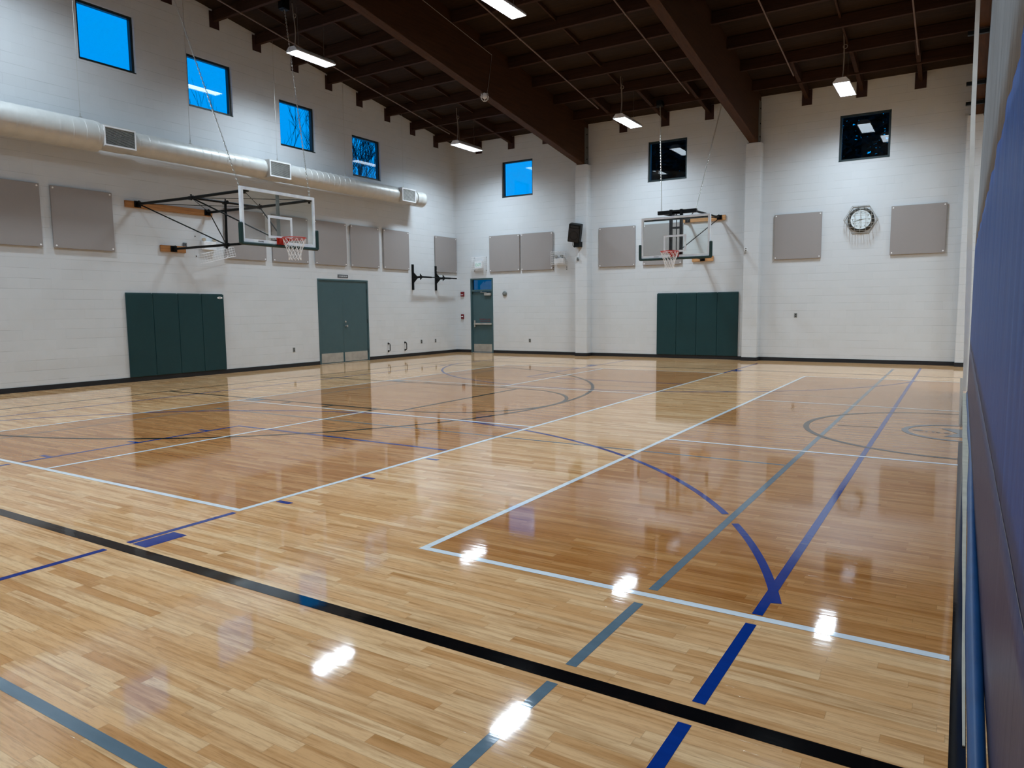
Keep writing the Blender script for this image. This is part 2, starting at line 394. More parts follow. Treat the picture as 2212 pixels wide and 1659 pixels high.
# ------------------------------------------------------------------ doors
d1 = struct(MB().box((-.12, DD[0], 0), (.012, DD[0]+.05, DD[3])).box((-.12, DD[1]-.05, 0), (.012, DD[1], DD[3])).box((-.12, DD[0]+.05, DD[3]-.05), (.012, DD[1]-.05, DD[3])).build('door_1', 'teal', bevel=.004))
ym = -5.64
for k, (a, b) in enumerate(((DD[0]+.053, ym-.003), (ym+.003, DD[1]-.053))):
    lf = MB().box((-.055, a, .012), (-.01, b, DD[3]-.053)).build('door_leaf', 'teal', d1)
    MB().box((-.01, a+.03, .03), (-.007, b-.03, .3)).build('kick_plate', 'stainless', lf)
    hy = a if k == 0 else b
    for hz in (.3, 1.2, 2.1): MB().cyl((-.004, hy, hz-.06), (-.004, hy, hz+.06), .011, 10).build('hinge', 'bronze', lf)
    if k == 1:
        MB().cyl((-.01, a+.09, 1.07), (.045, a+.09, 1.07), .022, 14).cyl((.045, a+.09, 1.07), (.075, a+.09, 1.07), .03, 14).build('door_knob', 'stainless', lf, smooth=True)
        MB().cyl((-.01, a+.09, 1.2), (.012, a+.09, 1.2), .026, 14).build('deadbolt', 'stainless', lf, smooth=True)
MB().box((-.2, DD[0], -.002), (.0, DD[1], .008)).build('threshold', 'stainless', d1)
MB().box((-.19, DD[0], 0), (-.16, DD[1], DD[3])).build('dark_backing', 'dark', d1)  # dark sheet across the whole opening behind both leaves

d2 = struct(MB().box((BD[0], -.012, 0), (BD[0]+.055, .14, BD[3])).box((BD[1]-.055, -.012, 0), (BD[1], .14, BD[3])).box((BD[0]+.055, -.012, BD[3]-.05), (BD[1]-.055, .14, BD[3]))
            .box((BD[0]+.055, -.012, 2.145), (BD[1]-.055, .14, 2.21)).build('door_2', 'teal', bevel=.004))
MB().quad((BD[0]+.055, .08, 2.21), (BD[1]-.055, .08, 2.21), (BD[1]-.055, .08, BD[3]-.05), (BD[0]+.055, .08, BD[3]-.05)).build('transom_pane', 'dim_glass', d2)
lf = MB().box((BD[0]+.058, .045, .012), (BD[1]-.058, .09, 2.142)).build('door_leaf', 'teal', d2)
MB().box((BD[0]+.09, .041, .03), (BD[1]-.09, .045, .3)).build('kick_plate', 'stainless', lf)
MB().box((.75, -.03, .985), (1.5, .02, 1.045)).box((.76, .0, .99), (.8, .045, 1.04)).box((1.44, .0, .99), (1.48, .045, 1.04)).build('push_bar', 'stainless', lf, bevel=.006)
MB().box((.755, -.02, .9), (.795, .045, 1.14)).build('latch_case', 'stainless', lf, bevel=.006)
MB().box((1.19, -.02, 2.0), (1.47, .045, 2.085)).build('door_closer', 'stainless', lf, bevel=.008)
MB().tube([(1.3, -.01, 2.1), (1.05, -.03, 2.12), (1.1, .0, 2.16)], .008, 8).build('closer_arm', 'stainless', lf)
text('EMERGENCY EXIT', 'lettering', 'redtext', .06, lf, (1.19, .0435, 1.17), ROT_B, .001, .47)
text('ALARM WILL SOUND', 'lettering', 'redtext', .055, lf, (1.19, .0435, 1.1), ROT_B, .001, .44)
MB().box((BD[0], -.0, -.002), (BD[1], .2, .008)).build('threshold', 'stainless', d2)

# ------------------------------------------------------------------ court markings (paint on the floor)
LW = .051
LZ = dict(gray=.0006, blue=.0009, black=.0012, white=.0015, logo=.0018)
LZI = [0]
def lz0(col): LZI[0] += 1; return LZ[col]+LZI[0]*2e-6
def strip(name, col, x0, y0, x1, y1, wd=None):
    wd = wd or (.062 if col == 'black' else LW)
    """a straight painted line"""
    d = Vector((x1-x0, y1-y0)); d.normalize(); n = Vector((-d.y, d.x))*wd/2; z = lz0(col)
    return MB().quad((x0+n.x, y0+n.y, z), (x0-n.x, y0-n.y, z), (x1-n.x, y1-n.y, z), (x1+n.x, y1+n.y, z)).build(name, col, fl)
def arc(name, col, cx, cy, r, a0, a1, n=96, wd=None):
    wd = wd or (.062 if col == 'black' else LW)
    mb = MB(); z = lz0(col)
    for k in range(n):
        p = [a0+(a1-a0)*(k+q)/n for q in (0, 1)]
        mb.quad(*[(cx+rr*cos(a), cy+rr*sin(a), z) for rr, a in ((r-wd/2, p[0]), (r+wd/2, p[0]), (r+wd/2, p[1]), (r-wd/2, p[1]))])
    return mb.build(name, col, fl)
# white pickleball courts
for x in (4.925, 10.805): strip('sideline', 'white', x, -17.645, x, -4.445)
for y in (-17.62, -4.47): strip('baseline', 'white', 4.9, y, 10.83, y)
for y in (-13.155, -9.09): strip('kitchen_line', 'white', 4.95, y, 10.78, y)
strip('centre_line', 'white', 7.885, -17.59, 7.885, -13.18); strip('centre_line', 'white', 7.8, -9.06, 7.8, -4.5)
strip('sideline', 'white', 12.585, -17.62, 12.585, -4.5)
strip('baseline', 'white', 12.56, -17.6, 15.44, -17.6); strip('baseline', 'white', 12.56, -4.525, 15.44, -4.525)
for y in (-13.18, -9.1): strip('kitchen_line', 'white', 12.61, y, 15.45, y)
# black main court
BYC = -11.05
strip('sideline', 'black', 2.45, -18.575, 15.46, -18.575, .088)
strip('sideline', 'black', 2.48, -3.42, 15.46, -3.5)
strip('baseline', 'black', 2.48, -18.53, 2.48, -3.42)
strip('lane_line', 'black', 2.5, -12.82, 8.3, -12.82); strip('lane_line', 'black', 2.5, -9.37, 8.3, -9.37)
strip('free_throw_line', 'black', 8.28, -12.82, 8.28, -9.37)
arc('free_throw_circle', 'black', 8.27, -11.09, 1.72, -pi/2, pi/2, 64)
arc('three_point_arc', 'black', 4.03, BYC, 5.97, -R(84), R(84))
for y in (-1, 1): strip('three_point_line', 'black', 2.5, BYC+5.94*y, 4.66, BYC+5.94*y)
for x in (5.95, 6.9, 7.85):
    for y, s in ((-12.85, -1), (-9.34, 1)): strip('lane_mark', 'black', x, y, x, y+.21*s)
for y, s in ((-12.85, -1), (-9.34, 1)): strip('lane_block', 'gray', 5.0, y+.1*s, 5.3, y+.1*s, .2)
strip('centre_line', 'black', 15.472, -21.9, 15.472, -11.83, .05); strip('centre_line', 'black', 15.472, -10.5, 15.472, -3.5, .05)
arc('centre_circle', 'black', 15.49, -11.16, 1.71, pi*.5, pi*1.5, 80, .066)
strip('net_mark', 'black', 14.14, -11.19, 14.6, -11.16, .03)
# blue cross court
BX0, BX1 = 3.4, 14.632
strip('sideline', 'blue', BX1, -1.22, BX1, -17.56); strip('sideline', 'blue', BX1, -17.68, BX1, -18.49); strip('sideline', 'blue', BX1, -18.65, BX1, -21.6)
strip('sideline', 'blue', BX0, -1.3, BX0, -18.48); strip('sideline', 'blue', BX0, -18.66, BX0, -21.6)
BC = (9.05, -19.02, 5.87)
al = math.acos((BX1-BC[0])/BC[2])
ag = math.acos((14.08-BC[0])/BC[2])
arc('three_point_arc', 'blue', *BC, al-.03, ag-.02, 24); arc('three_point_arc', 'blue', *BC, ag+.02, pi-al, 90)
arc('three_point_arc', 'blue', 9.02, -3.05, 5.88, -pi+.26, -.27, 90)
def seg(name, col, x, ys, wd=None):
    for a, b in ys: strip(name, col, x, a, x, b, wd)
seg('lane_line', 'blue', 10.83, [(-17.68, -18.5), (-18.65, -21.6)]); seg('lane_line', 'blue', 7.325, [(-14.95, -17.57), (-17.68, -18.5), (-18.65, -21.6)])
strip('free_throw_line', 'blue', 7.3, -14.95, 10.76, -14.95)
for y in (-15.4, -16.34, -17.29):
    strip('lane_mark', 'blue', 10.85, y, 11.0, y); strip('lane_mark', 'blue', 7.13, y, 7.3, y)
strip('lane_block', 'blue', 10.95, -18.5, 10.95, -18.205, .15); strip('lane_block', 'blue', 7.2, -18.5, 7.2, -18.205, .15)
seg('lane_line', 'blue', 7.19, [(-7.2, -1.2)]); strip('lane_line', 'blue', 10.81, -4.42, 10.81, -1.2); strip('free_throw_line', 'blue', 7.18, -7.22, 10.77, -7.22); strip('lane_block', 'blue', 10.94, -3.85, 10.94, -3.48, .17)
strip('lane_block', 'blue', 7.06, -3.85, 7.06, -3.48, .17)
for y in (-4.6, -5.5): strip('lane_mark', 'blue', 7.0, y, 7.17, y)
# gray volleyball court
seg('sideline', 'gray', 14.08, [(-1.73, -3.4), (-3.6, -17.52), (-17.72, -18.48), (-18.64, -19.83)])
seg('sideline', 'gray', 5.52, [(-1.73, -18.48), (-18.64, -19.83)], .03)
strip('baseline', 'gray', 5.5, -19.803, 14.105, -19.803)
strip('attack_line', 'gray', 5.52, -13.98, 14.05, -13.97, .04)
strip('attack_line', 'gray', 5.52, -8.1, 14.05, -8.1, .025)
# logo in the centre circle
arc('logo_ring', 'logo', 15.49, -11.165, .6, pi*.5, pi*1.5, 64, .072)
z = LZ['logo']
MB().quad((15.26, -10.88, z), (15.44, -11.21, z), (15.61, -10.88, z)).quad((15.3, -11.51, z), (15.44, -11.21, z), (15.61, -11.51, z)).quad((15.44, -11.21, z), (15.61, -11.51, z), (15.61, -10.88, z)).build('logo_arrow', 'logo', fl)
mb = MB(); mb.quad(*[(15.03+.06*cos(a), -11.165+.045*sin(a)+.4*(.06*cos(a))*0, z) for a in [2*pi*k/20 for k in range(20)]])
for x, y, a, b in ((15.12, -11.2, .012, .04), (15.19, -11.2, .015, .03), (15.24, -11.22, .02, .028), (15.33, -11.22, .03, .03)):
    mb.quad(*[(x+a*cos(t), y+b*sin(t), z) for t in [2*pi*k/14 for k in range(14)]])
mb.build('logo_lettering', 'logo', fl)

# ------------------------------------------------------------------ roof framing
def sloped(x0, x1, y0, y1, zb, zt):
    """bar along Y whose bottom and top follow the roof slope"""
    return MB().prism([(x0, y0, zb(y0)), (x0, y1, zb(y1)), (x0, y1, zt(y1)), (x0, y0, zt(y0))], (x1-x0, 0, 0))
for i, x in enumerate(BX):
    o = sloped(x-.111, x+.111, -.03, YF, bbot, lambda y: deck(y)-.001).build('roof_beam', 'beam', loc=(x, -.03, bbot(-.03)))
    tag(o, ['deep brown glued timber beam above the loudspeaker pilaster', 'deep brown glued timber beam between the two dark windows of the back wall', 'deep brown glued timber beam directly above the divider curtain'][i], 'beam', 'sloping roof beams')
    for s in (-1, 1):
        MB().box((x+s*.112, -.3, 5.99), (x+s*.124, -.04, 7.1)).build('steel_bracket', 'steel', o)
        for zz in (6.15, 6.5, 6.9): MB().cyl((x+s*.124, -.17, zz), (x+s*.145, -.17, zz), .02, 8).build('bolt', 'blk', o)
    MB().box((x-.17, -.3, 5.986), (x+.17, -.03, 6.0)).build('bearing_plate', 'blk', o)
bays = [(0.0, BX[0]-.112, 'left of the first beam'), (BX[0]+.112, BX[1]-.112, 'between first and second beams'), (BX[1]+.112, BX[2]-.112, 'between second and third beams')]
PY = [-1.05-1.214*k for k in range(13)]
PY_X = [(0, 13), (0, 9), (0, 8)]
for bi, (x0, x1, where) in enumerate(bays):
    for k, y in enumerate(PY[:PY_X[bi][1]]):
        o = MB().prism([(x0, y-.0445, pbot(y)), (x0, y+.0445, pbot(y)), (x0, y+.0445, deck(y)-.008), (x0, y-.0445, deck(y)-.008)], (x1-x0, 0, 0)).build('roof_purlin', 'purlin', loc=(x0, y, pbot(y)))
        tag(o, f'roof purlin {where}, {ORD[k]} from the back wall', 'purlin', 'roof purlins')
        if bi == 0: MB().box((-.02, y-.13, 6.835-SL*y), (.012, y+.13, 7.21-SL*y)).build('end_block', 'block_brown', o)
OX = [1.05, 2.365, 3.69, 6.39, 7.72, 9.03, 11.65, 12.97, 14.29]
for k, x in enumerate(OX):
    mb = MB()
    for ya, yb in ((.0, PY[0]+.045), (PY[0]-.045, PY[1]+.045)):
        mb.prism([(x-.045, ya, pbot(ya)+.02), (x-.045, yb, pbot(yb)+.02), (x-.045, yb, deck(yb)-.008), (x-.045, ya, deck(ya)-.008)], (.09, 0, 0))
    o = mb.build('roof_outrigger', 'purlin', loc=(x, 0, 7.0))
    tag(o, f'short dark brown timber running into the back wall top, {ORD[k]} from the left corner', 'rafter', 'outriggers along the back wall')
    MB().box((x-.127, -.012, 6.845), (x+.127, .02, 7.24)).build('end_block', 'block_brown', o)
for x, ks in ((1.22, range(1, 9)), (2.43, range(1, 10)), (7.26, range(1, 8)), (12.9, range(0, 7))):
    for k in ks:
        ya, yb = PY[k]-.045, PY[k+1]+.045
        sloped(x-.02, x+.02, ya, yb, lambda y: deck(y)-.09, lambda y: deck(y)-.001).build('deck_stiffener', 'purlin', ceil)
for k, x in enumerate((1.0, 6.3, 8.95, 11.6, 14.3)):
    o = MB().tube([(x, -1.6, pbot(-1.6)-.02), (x, -17, pbot(-17)-.02)], .017, 8).build('sprinkler_pipe', 'pipe', loc=(x, -1.6, pbot(-1.6)-.02), smooth=True)
    tag(o, f'thin dull pink sprinkler pipe under the purlins, {ORD[k]} from the left wall', 'pipe', 'sprinkler pipes')
    for yy in PY[1:12:3]: MB().box((x-.012, yy-.02, pbot(yy)-.04), (x+.012, yy+.02, pbot(yy)+.0)).build('pipe_strap', 'conduit', o)

# ------------------------------------------------------------------ hanging lamps
lz = lambda y: pbot(y)-.745
def lamp(loc, label):
    t = thing('hanging_light', label, 'light', loc, 'hanging ceiling lamps'); x, y, z = loc
    prof = [(-.175, 0), (-.175, .03), (-.095, .115), (.095, .115), (.175, .03), (.175, 0), (.168, 0), (.168, .025), (-.168, .025), (-.168, 0)]
    mb = MB().prism([(x+a, y-.61, z+b) for a, b in prof], (0, 1.22, 0))
    for yy in (y-.612, y+.606): mb.prism([(x+a, yy, z+b) for a, b in prof[:6]], (0, .006, 0))
    mb.build('housing', 'wht', t)
    MB().quad((x-.166, y-.605, z+.02), (x-.166, y+.605, z+.02), (x+.166, y+.605, z+.02), (x+.166, y-.605, z+.02)).build('lens', 'lens', t)
    yc = y-.52; hz = lambda yy: deck(yy)-z-.001
    n = 14; H = deck(yc)-(z+.1)
    MB().tube([(x+.01+.02*sin(3*k/n), yc+.025*sin(5*k/n), z+.1+H*k/n) for k in range(n+1)], .011, 8).build('power_cord', 'conduit', t, smooth=True)
    MB().ring((x+.05, yc, deck(yc)-.28), (1, 0, 0), (0, 0, 1), .045, .008, 16, 6).build('cord_loop', 'conduit', t)
    for yy in (y-.4, y+.4):
        MB().tube([(x, yy, z+.112), (x, yy, deck(yy))], .003, 5).build('hanger_wire', 'chain', t)
    return t
LX = [2.03, 7.42, 12.85, 18.3, 23.7, 29.0]; LY = [-2.1, -8.42, -14.7, -20.6]
LAMP_LABELS = {(0, 0): 'lit white lamp hanging nearest the corner between the left and back walls', (1, 0): 'lit white lamp hanging between the first two roof beams near the dark window', (2, 0): 'lit white lamp hanging in front of the rightmost dark window',
  (0, 1): 'lit white lamp hanging near the left wall over the basketball hoop chains', (1, 1): 'lit white lamp at the top edge, right of the first roof beam'}
l0 = None
for i, x in enumerate(LX):
    for j, y in enumerate(LY):
        lab = LAMP_LABELS.get((i, j), 'lit white lamp hanging outside the view overhead')
        loc = (x, y, lz(y))
        if l0 is None: l0 = lamp(loc, lab)
        else: dup(l0, loc, lab)

# ------------------------------------------------------------------ acoustic panels
def panel(loc, onleft, label):
    x, y, z = loc; t = thing('acoustic_panel', label, 'acoustic panel', loc, 'gray acoustic wall panels'); S = 1.22
    f = (lambda u, v, d: (d, y+u, z+v)) if onleft else (lambda u, v, d: (x+u, -d, z+v))
    MB().box(f(0, 0, .021), f(S, S, .052)).build('board', 'panel', t, bevel=.006)
    for u in (.045, S-.045):
        for v in (.045, S-.045): MB().cyl(f(u, v, .051), f(u, v, .058), .018, 12).build('screw', 'screw', t)
    return t
PL = [(-14.95, 'gray acoustic panel cut off by the left edge of the view'), (-13.5275, 'gray acoustic panel left of the left hoop plank'), (-9.57, 'gray acoustic panel beside the drooping wire cage, behind the left backboard'),
      (-8.14, 'gray acoustic panel behind the rim of the left hoop'), (-6.676, 'gray acoustic panel above the double door, right of the left backboard'), (-5.28, 'gray acoustic panel above the right half of the double door'),
      (-3.852, 'gray acoustic panel left of the black folded arm rack'), (-1.25, 'gray acoustic panel on the left wall nearest the corner')]
p0 = None
for y, lab in PL:
    if p0 is None: p0 = panel((0, y, 2.815), True, lab)
    else: dup(p0, (0, y, 2.815), lab)
PB = [(1.4576, 'gray acoustic panel right of the caged exit sign'), (2.73, 'gray acoustic panel left of the caged emergency light'), (5.6, 'gray acoustic panel just right of the black loudspeaker'),
      (7.073, 'gray acoustic panel behind the right hoop backboard'), (10.909, 'gray acoustic panel left of the caged clock'), (13.768, 'gray acoustic panel right of the caged clock')]
p0 = None
for x, lab in PB:
    if p0 is None: p0 = panel((x, 0, 2.805), False, lab)
    else: dup(p0, (x, 0, 2.805), lab)

# ------------------------------------------------------------------ wall pads
PW = .61
def pad(loc, onleft, label, logo=False):
    x, y, z = loc; t = thing('wall_pad', label, 'wall pad', loc, 'green wall pads under the hoops')
    f = (lambda u, v, d: (d, y+u, z+v)) if onleft else (lambda u, v, d: (x+u, -d, z+v))
    MB().box(f(.002, 0, .008), f(PW-.002, 1.83, .052)).build('cushion', 'pad', t, bevel=.01)
    MB().box(f(0.01, -.02, 0), f(PW-.01, 1.845, .01)).build('backing', 'pad', t)
    if logo:
        a = MB(); n = 28
        c = Vector(f(.5, 1.75, .0525)); u = Vector(f(1, 0, 0))-Vector(f(0, 0, 0)); v = Vector((0, 0, 1)); nn = Vector(f(0, 0, .003))-Vector(f(0, 0, 0))
        a.prism([c+u*.072*cos(2*pi*k/n)+v*.026*sin(2*pi*k/n) for k in range(n)], nn); lo = a.build('logo_badge', 'wht', t)
        b = MB(); b.prism([c+nn*1.05+u*.045*cos(2*pi*k/n)+v*.009*sin(2*pi*k/n) for k in range(n)], nn*.3); b.build('badge_mark', 'dark', lo)
    return t
names4 = ['leftmost', 'second', 'third', 'rightmost']
for wl, (base, where) in enumerate(((-12.1395, 'left hoop'), (7.5352, 'right hoop'))):
    p0 = None
    for k in range(4):
        lab = f'{names4[k]}{" from left" if k in (1, 2) else ""} of the four dark green pads under the {where}'
        loc = (0, base+PW*k, .105) if wl == 0 else (base+PW*k, 0, .105)
        if wl == 0 and k == 3: pad(loc, True, lab+', with a small oval badge', True)
        elif p0 is None: p0 = pad(loc, wl == 0, lab)
        else: dup(p0, loc, lab)

# ------------------------------------------------------------------ air duct
t = thing('air_duct', 'long round galvanised air duct with three grilles high on the left wall', 'air duct', (.43, -12, 5.05))
cx, cz = .43, 5.05
def ducting(y0, y1, r, seam):
    mb = MB(); pts = []; rr = []; y = y0
    n = max(2, int((y1-y0)/seam))
    for k in range(n+1):
        yy = y0+(y1-y0)*k/n
        for dy, dr in ((-.012, 0), (-.006, .006), (.006, .006), (.012, 0)):
            if y0-1e-6 <= yy+dy <= y1+1e-6: pts.append((cx, yy+dy, cz)); rr.append(r+dr)
    mb.tube(pts, rr, 36); return mb
ducting(-20.5, -12.84, .3, .24).build('duct_section', 'duct', t, smooth=True)
ducting(-11.95, -8.8, .236, .2).build('duct_section', 'duct', t, smooth=True)
ducting(-7.85, -3.8, .236, .2).build('duct_section', 'duct', t, smooth=True)
ducting(-2.85, -2.42, .236, .4).build('duct_section', 'duct', t, smooth=True)
for (ya, yb, r0, r1) in ((-12.76, -12.1, .3, .236), (-8.68, -8.02, .236, .236), (-3.68, -3.05, .236, .236)):
    mb = MB(); mb.tube([(cx, ya-.12, cz), (cx, ya, cz)], [r0, r0*.98], 36); mb.tube([(cx, yb, cz), (cx, yb+.18, cz)], [r1*1.02, r1], 36)
    mb.box((cx-.18, ya, cz-.215), (cx+.27, yb, cz+.215)); b = mb.build('grille_box', 'duct', t)
    xf = cx+.27; F = .028
    MB().box((xf, ya, cz-.195), (xf+.02, ya+F, cz+.195)).box((xf, yb-F, cz-.195), (xf+.02, yb, cz+.195)).box((xf, ya+F, cz-.195), (xf+.02, yb-F, cz-.195+F)).box((xf, ya+F, cz+.195-F), (xf+.02, yb-F, cz+.195)).build('grille_frame', 'wht', b)
    MB().quad((xf+.001, ya+F, cz-.17), (xf+.001, yb-F, cz-.17), (xf+.001, yb-F, cz+.17), (xf+.001, ya+F, cz+.17)).build('grille_shade_sheet', 'dark', b)  # flat dark sheet, shade between the louvres put in as colour
    mb = MB()
    for k in range(16):
        zz = cz-.158+.021*k; mb.prism([(xf+.004, ya+F, zz+.007), (xf+.014, ya+F, zz-.006), (xf+.016, ya+F, zz-.005), (xf+.006, ya+F, zz+.008)], (0, yb-ya-2*F, 0))
    mb.build('louvre', 'stainless', b)
for y in (-15.5, -13.05, -10.65, -8.2, -5.8, -3.3):
    rr = .3 if y < -12.8 else .236
    MB().tube([(cx, y, cz+rr-.01), (cx, y, deck(y)-.001)], .004, 6).box((cx-.03, y-.02, cz+rr-.02), (cx+.03, y+.02, cz+rr+.03)).cyl((cx, y, cz+rr+.05), (cx, y, cz+rr+.1), .014, 8).build('hanger_rod', 'chain', t)

# ------------------------------------------------------------------ basketball hoops
def chain(pts_a, pts_b):
    a, b = Vector(pts_a), Vector(pts_b); L = (b-a).length; d = (b-a).normalized(); n = int(L/.044); mb = MB()
    u = d.orthogonal().normalized(); v = d.cross(u)
    for k in range(n):
        c = a+d*(L*(k+.5)/n); q = u if k % 2 else v
        pts = [c+d*.028*cos(2*pi*j/8)+q*.013*sin(2*pi*j/8) for j in range(8)]
        mb.tube(pts, .0055, 4, closed=True)
    return mb
def net_mesh(c, r0, n=12):
    mb = MB(); rows = [(0, r0), (.1, r0*.9), (.19, r0*.72), (.28, r0*.58), (.36, r0*.52), (.42, r0*.56)]
    for k in range(n):
        for s in (1, -1):
            pts = []
            for q, (dz, r) in enumerate(rows):
                a = 2*pi*(k+s*q*.5)/n; pts.append((c[0]+r*cos(a), c[1]+r*sin(a), c[2]-dz))
            mb.tube(pts, .0042, 5)
    return mb
def hoop(name, label, org, X, Y, W, z0, z1, rimz, badge):
    """org: wall point; X: out from the wall to the board face; Y: sideways. Board spans -W..W"""
    t = thing(name, label, 'basketball hoop', org, 'basketball hoops'); O = Vector(org); O.z = 0; X = Vector(X); Y = Vector(Y)
    D = X.length; X.normalize()
    P = lambda d, s, z: O+X*d+Y*s+Vector((0, 0, z))
    B = lambda mb, d0, d1, s0, s1, za, zb: mb.box(P(d0, s0, za), P(d1, s1, zb))
    fr = MB(); F = .055
    for (s0, s1, za, zb) in ((-W, -W+F, z0, z1), (W-F, W, z0, z1), (-W+F, W-F, z0, z0+.075), (-W+F, W-F, z1-F, z1)): B(fr, D-.03, D+.002, s0, s1, za, zb)
    for (s0, s1, za, zb) in ((-W-.008, -W, z0, z1), (W, W+.008, z0, z1), (-W-.008, W+.008, z1, z1+.008)): B(fr, D-.055, D-.02, s0, s1, za, zb)
    fr = fr.build('backboard_frame', 'frame', t)
    MB().quad(P(D-.01, -W+F, z0+.07), P(D-.01, W-F, z0+.07), P(D-.01, W-F, z1-F), P(D-.01, -W+F, z1-F)).build('glass', 'board_glass', t)
    sq = MB(); a, b, c, e = -.305, .305, rimz+.005, rimz+.45
    for (s0, s1, za, zb) in ((a, a+.05, c, e), (b-.05, b, c, e), (a+.05, b-.05, e-.05, e), (a+.05, b-.05, c, c+.05)): B(sq, D-.008, D-.002, s0, s1, za, zb)
    sq.build('target_square', 'frame', t)
    pd = MB(); r = .034
    o_, i_, zt, c_ = W+.066, W-.006, z0+.38, .035
    out = [(-o_, zt), (-o_, z0-.05+c_), (-o_+c_, z0-.05), (o_-c_, z0-.05), (o_, z0-.05+c_), (o_, zt), (i_, zt), (i_, z0+.012), (-i_, z0+.012), (-i_, zt)]
    pd.prism([P(D-.045, a, z) for a, z in out], X*.08)
    pd.build('edge_padding', 'padd', t, bevel=.02)
    text(badge, 'board_lettering', 'dark', .035, t, P(D+.004, -.5, z0+.04), ROT_L if abs(X.x) > .5 else ROT_B, .001, .13)
    # rim
    rc = P(D+.155+.2286, 0, rimz)
    rm = MB().ring(rc, X, Y, .2286, .0105, 40, 8)
    B(rm, D, D+.016, -.115, .115, rimz-.12, rimz+.02); B(rm, D+.01, D+.17, -.075, .075, rimz-.01, rimz+.012)
    for s in (-1, 1): rm.prism([P(D+.012, s*.075, rimz-.1), P(D+.012, s*.075, rimz), P(D+.2, s*.09, rimz), P(D+.2, s*.09, rimz-.02)], Y*.006*s)
    rm.ring(rc-Vector((0, 0, .03)), X, Y, .205, .004, 40, 5)
    rm = rm.build('rim', 'orange', t, smooth=True)
    net_mesh(rc-Vector((0, 0, .012)), .222).build('net', 'net', rm)
    return t, P, B
# left hoop: full wall-mounted pipe frame
hl, P, B = hoop('basketball_hoop', 'basketball hoop on a long black pipe frame over the left wall pads', (0, -10.95, 2.95), (3.65, 0, 0), (0, 1, 0), .925, 2.84, 3.893, 2.965, 'SPALDING')
B(MB(), .0, .045, -1.07, 1.06, 3.785, 3.925).build('wall_plank', 'oak', hl, bevel=.004)
B(MB(), .0, .045, -.31, .31, 2.885, 3.03).build('wall_plank', 'oak', hl, bevel=.004)
mb = MB()
for s, z in ((-.8, 3.865), (.92, 3.87), (0, 2.955)):
    B(mb, .045, .06, s-.075, s+.075, z-.068, z+.068); B(mb, .06, .13, s-.03, s-.015, z-.05, z+.05); B(mb, .06, .13, s+.015, s+.03, z-.05, z+.05)
    mb.cyl(P(.11, s, z-.065), P(.11, s, z+.075), .014, 10)
mb.build('wall_bracket', 'blk', hl)
J1, J2, K = P(1.93, -.79, 3.84), P(1.93, .91, 3.845), P(1.93, 0, 2.945)
for s, J in ((-.8, J1), (.92, J2)):
    e = P(3.55, s*.95+(.0), 3.84)
    MB().tube([P(.1, s, 3.868), J, e], .03, 12).tube([e-Vector((0, 0, .06)), e+Vector((0, 0, .06))], .026, 10).build('upper_arm', 'blk', hl, smooth=True)
    mb = MB(); B(mb, 3.5, 3.62, (s*.95)-.05, (s*.95)+.05, 3.815, 3.865); mb.build('corner_clamp', 'blk', hl)
MB().tube([J1, J2], .026, 12).build('cross_bar', 'blk', hl, smooth=True)
MB().tube([P(1.93, 0.02, 3.84), K-Vector((0, 0, .08))], .027, 12).build('drop_post', 'blk', hl, smooth=True)
MB().tube([P(.1, 0, 2.955), K, P(3.6, 0, 2.93)], .027, 12).build('lower_arm', 'blk', hl, smooth=True)
mb = MB()
for J in (J1, J2, K, P(1.93, 0.02, 3.84)):
    mb.tube([J-X_ for X_ in (Vector((.07, 0, 0)), Vector((-.07, 0, 0)))], .04, 10).tube([J-Vector((0, 0, .05)), J+Vector((0, 0, .07))], .016, 8)
mb.build('joint_clamp', 'blk', hl)
for a, b, r in ((P(.14, -.8, 3.85), K, .014), (P(.14, .92, 3.84), K, .012), (J1, P(3.58, -.1, 2.98), .015), (J2, P(3.58, .1, 2.98), .013)): MB().tube([a, b], r, 8).build('diagonal_brace', 'blk', hl, smooth=True)
for a, b in ((P(.14, -.78, 3.87), J2), (P(.14, .9, 3.87), J1), (J1, P(3.52, .87, 3.86)), (J2, P(3.52, -.74, 3.83))): MB().tube([a, b], .007, 6).build('tie_rod', 'blk', hl, smooth=True)
B(MB(), 3.55, 3.62, -.016, .016, 2.9, 3.86).build('centre_strut', 'galv', hl)
for s in (-1, 1):
    a, b = P(3.56, s*.88, 3.9), Vector((2.2, -10.95+(1.6 if s > 0 else -1.6), pbot(-10.95+s*1.6)))
    chain(a, b).build('chain', 'chain', hl)
    MB().box(b-Vector((.07, .1, .1)), b+Vector((.07, .1, .12))).cyl(b-Vector((.09, 0, .04)), b+Vector((.09, 0, -.04)), .08, 14).build('pulley', 'blk', hl)
# right hoop: height-adjustable mast on the back wall
hr, P, B = hoop('basketball_hoop', 'basketball hoop on a black twin post mast over the back wall pads', (8.945, 0, 2.9), (0, -2.55, 0), (1, 0, 0), .925, 2.815, 3.89, 2.955, 'SPALDING')
B(MB(), 0, .045, -.63, .61, 3.995, 4.14).build('wall_plank', 'oakx', hr, bevel=.004)
B(MB(), 0, .045, -.345, .28, 2.85, 2.995).build('wall_plank', 'oakx', hr, bevel=.004)
mb = MB()
for s, z in ((-.49, 4.06), (.44, 4.075), (-.03, 2.92)):
    B(mb, .045, .06, s-.07, s+.07, z-.068, z+.068); B(mb, .06, .13, s-.03, s-.015, z-.05, z+.05); B(mb, .06, .13, s+.015, s+.03, z-.05, z+.05)
    mb.cyl(P(.11, s, z-.065), P(.11, s, z+.075), .014, 10)
mb.build('wall_bracket', 'blk', hr)
for s in (-.47, .44): MB().tube([P(.1, s, 4.07), P(2.36, s, 4.015)], .028, 12).build('upper_arm', 'blk', hr, smooth=True)
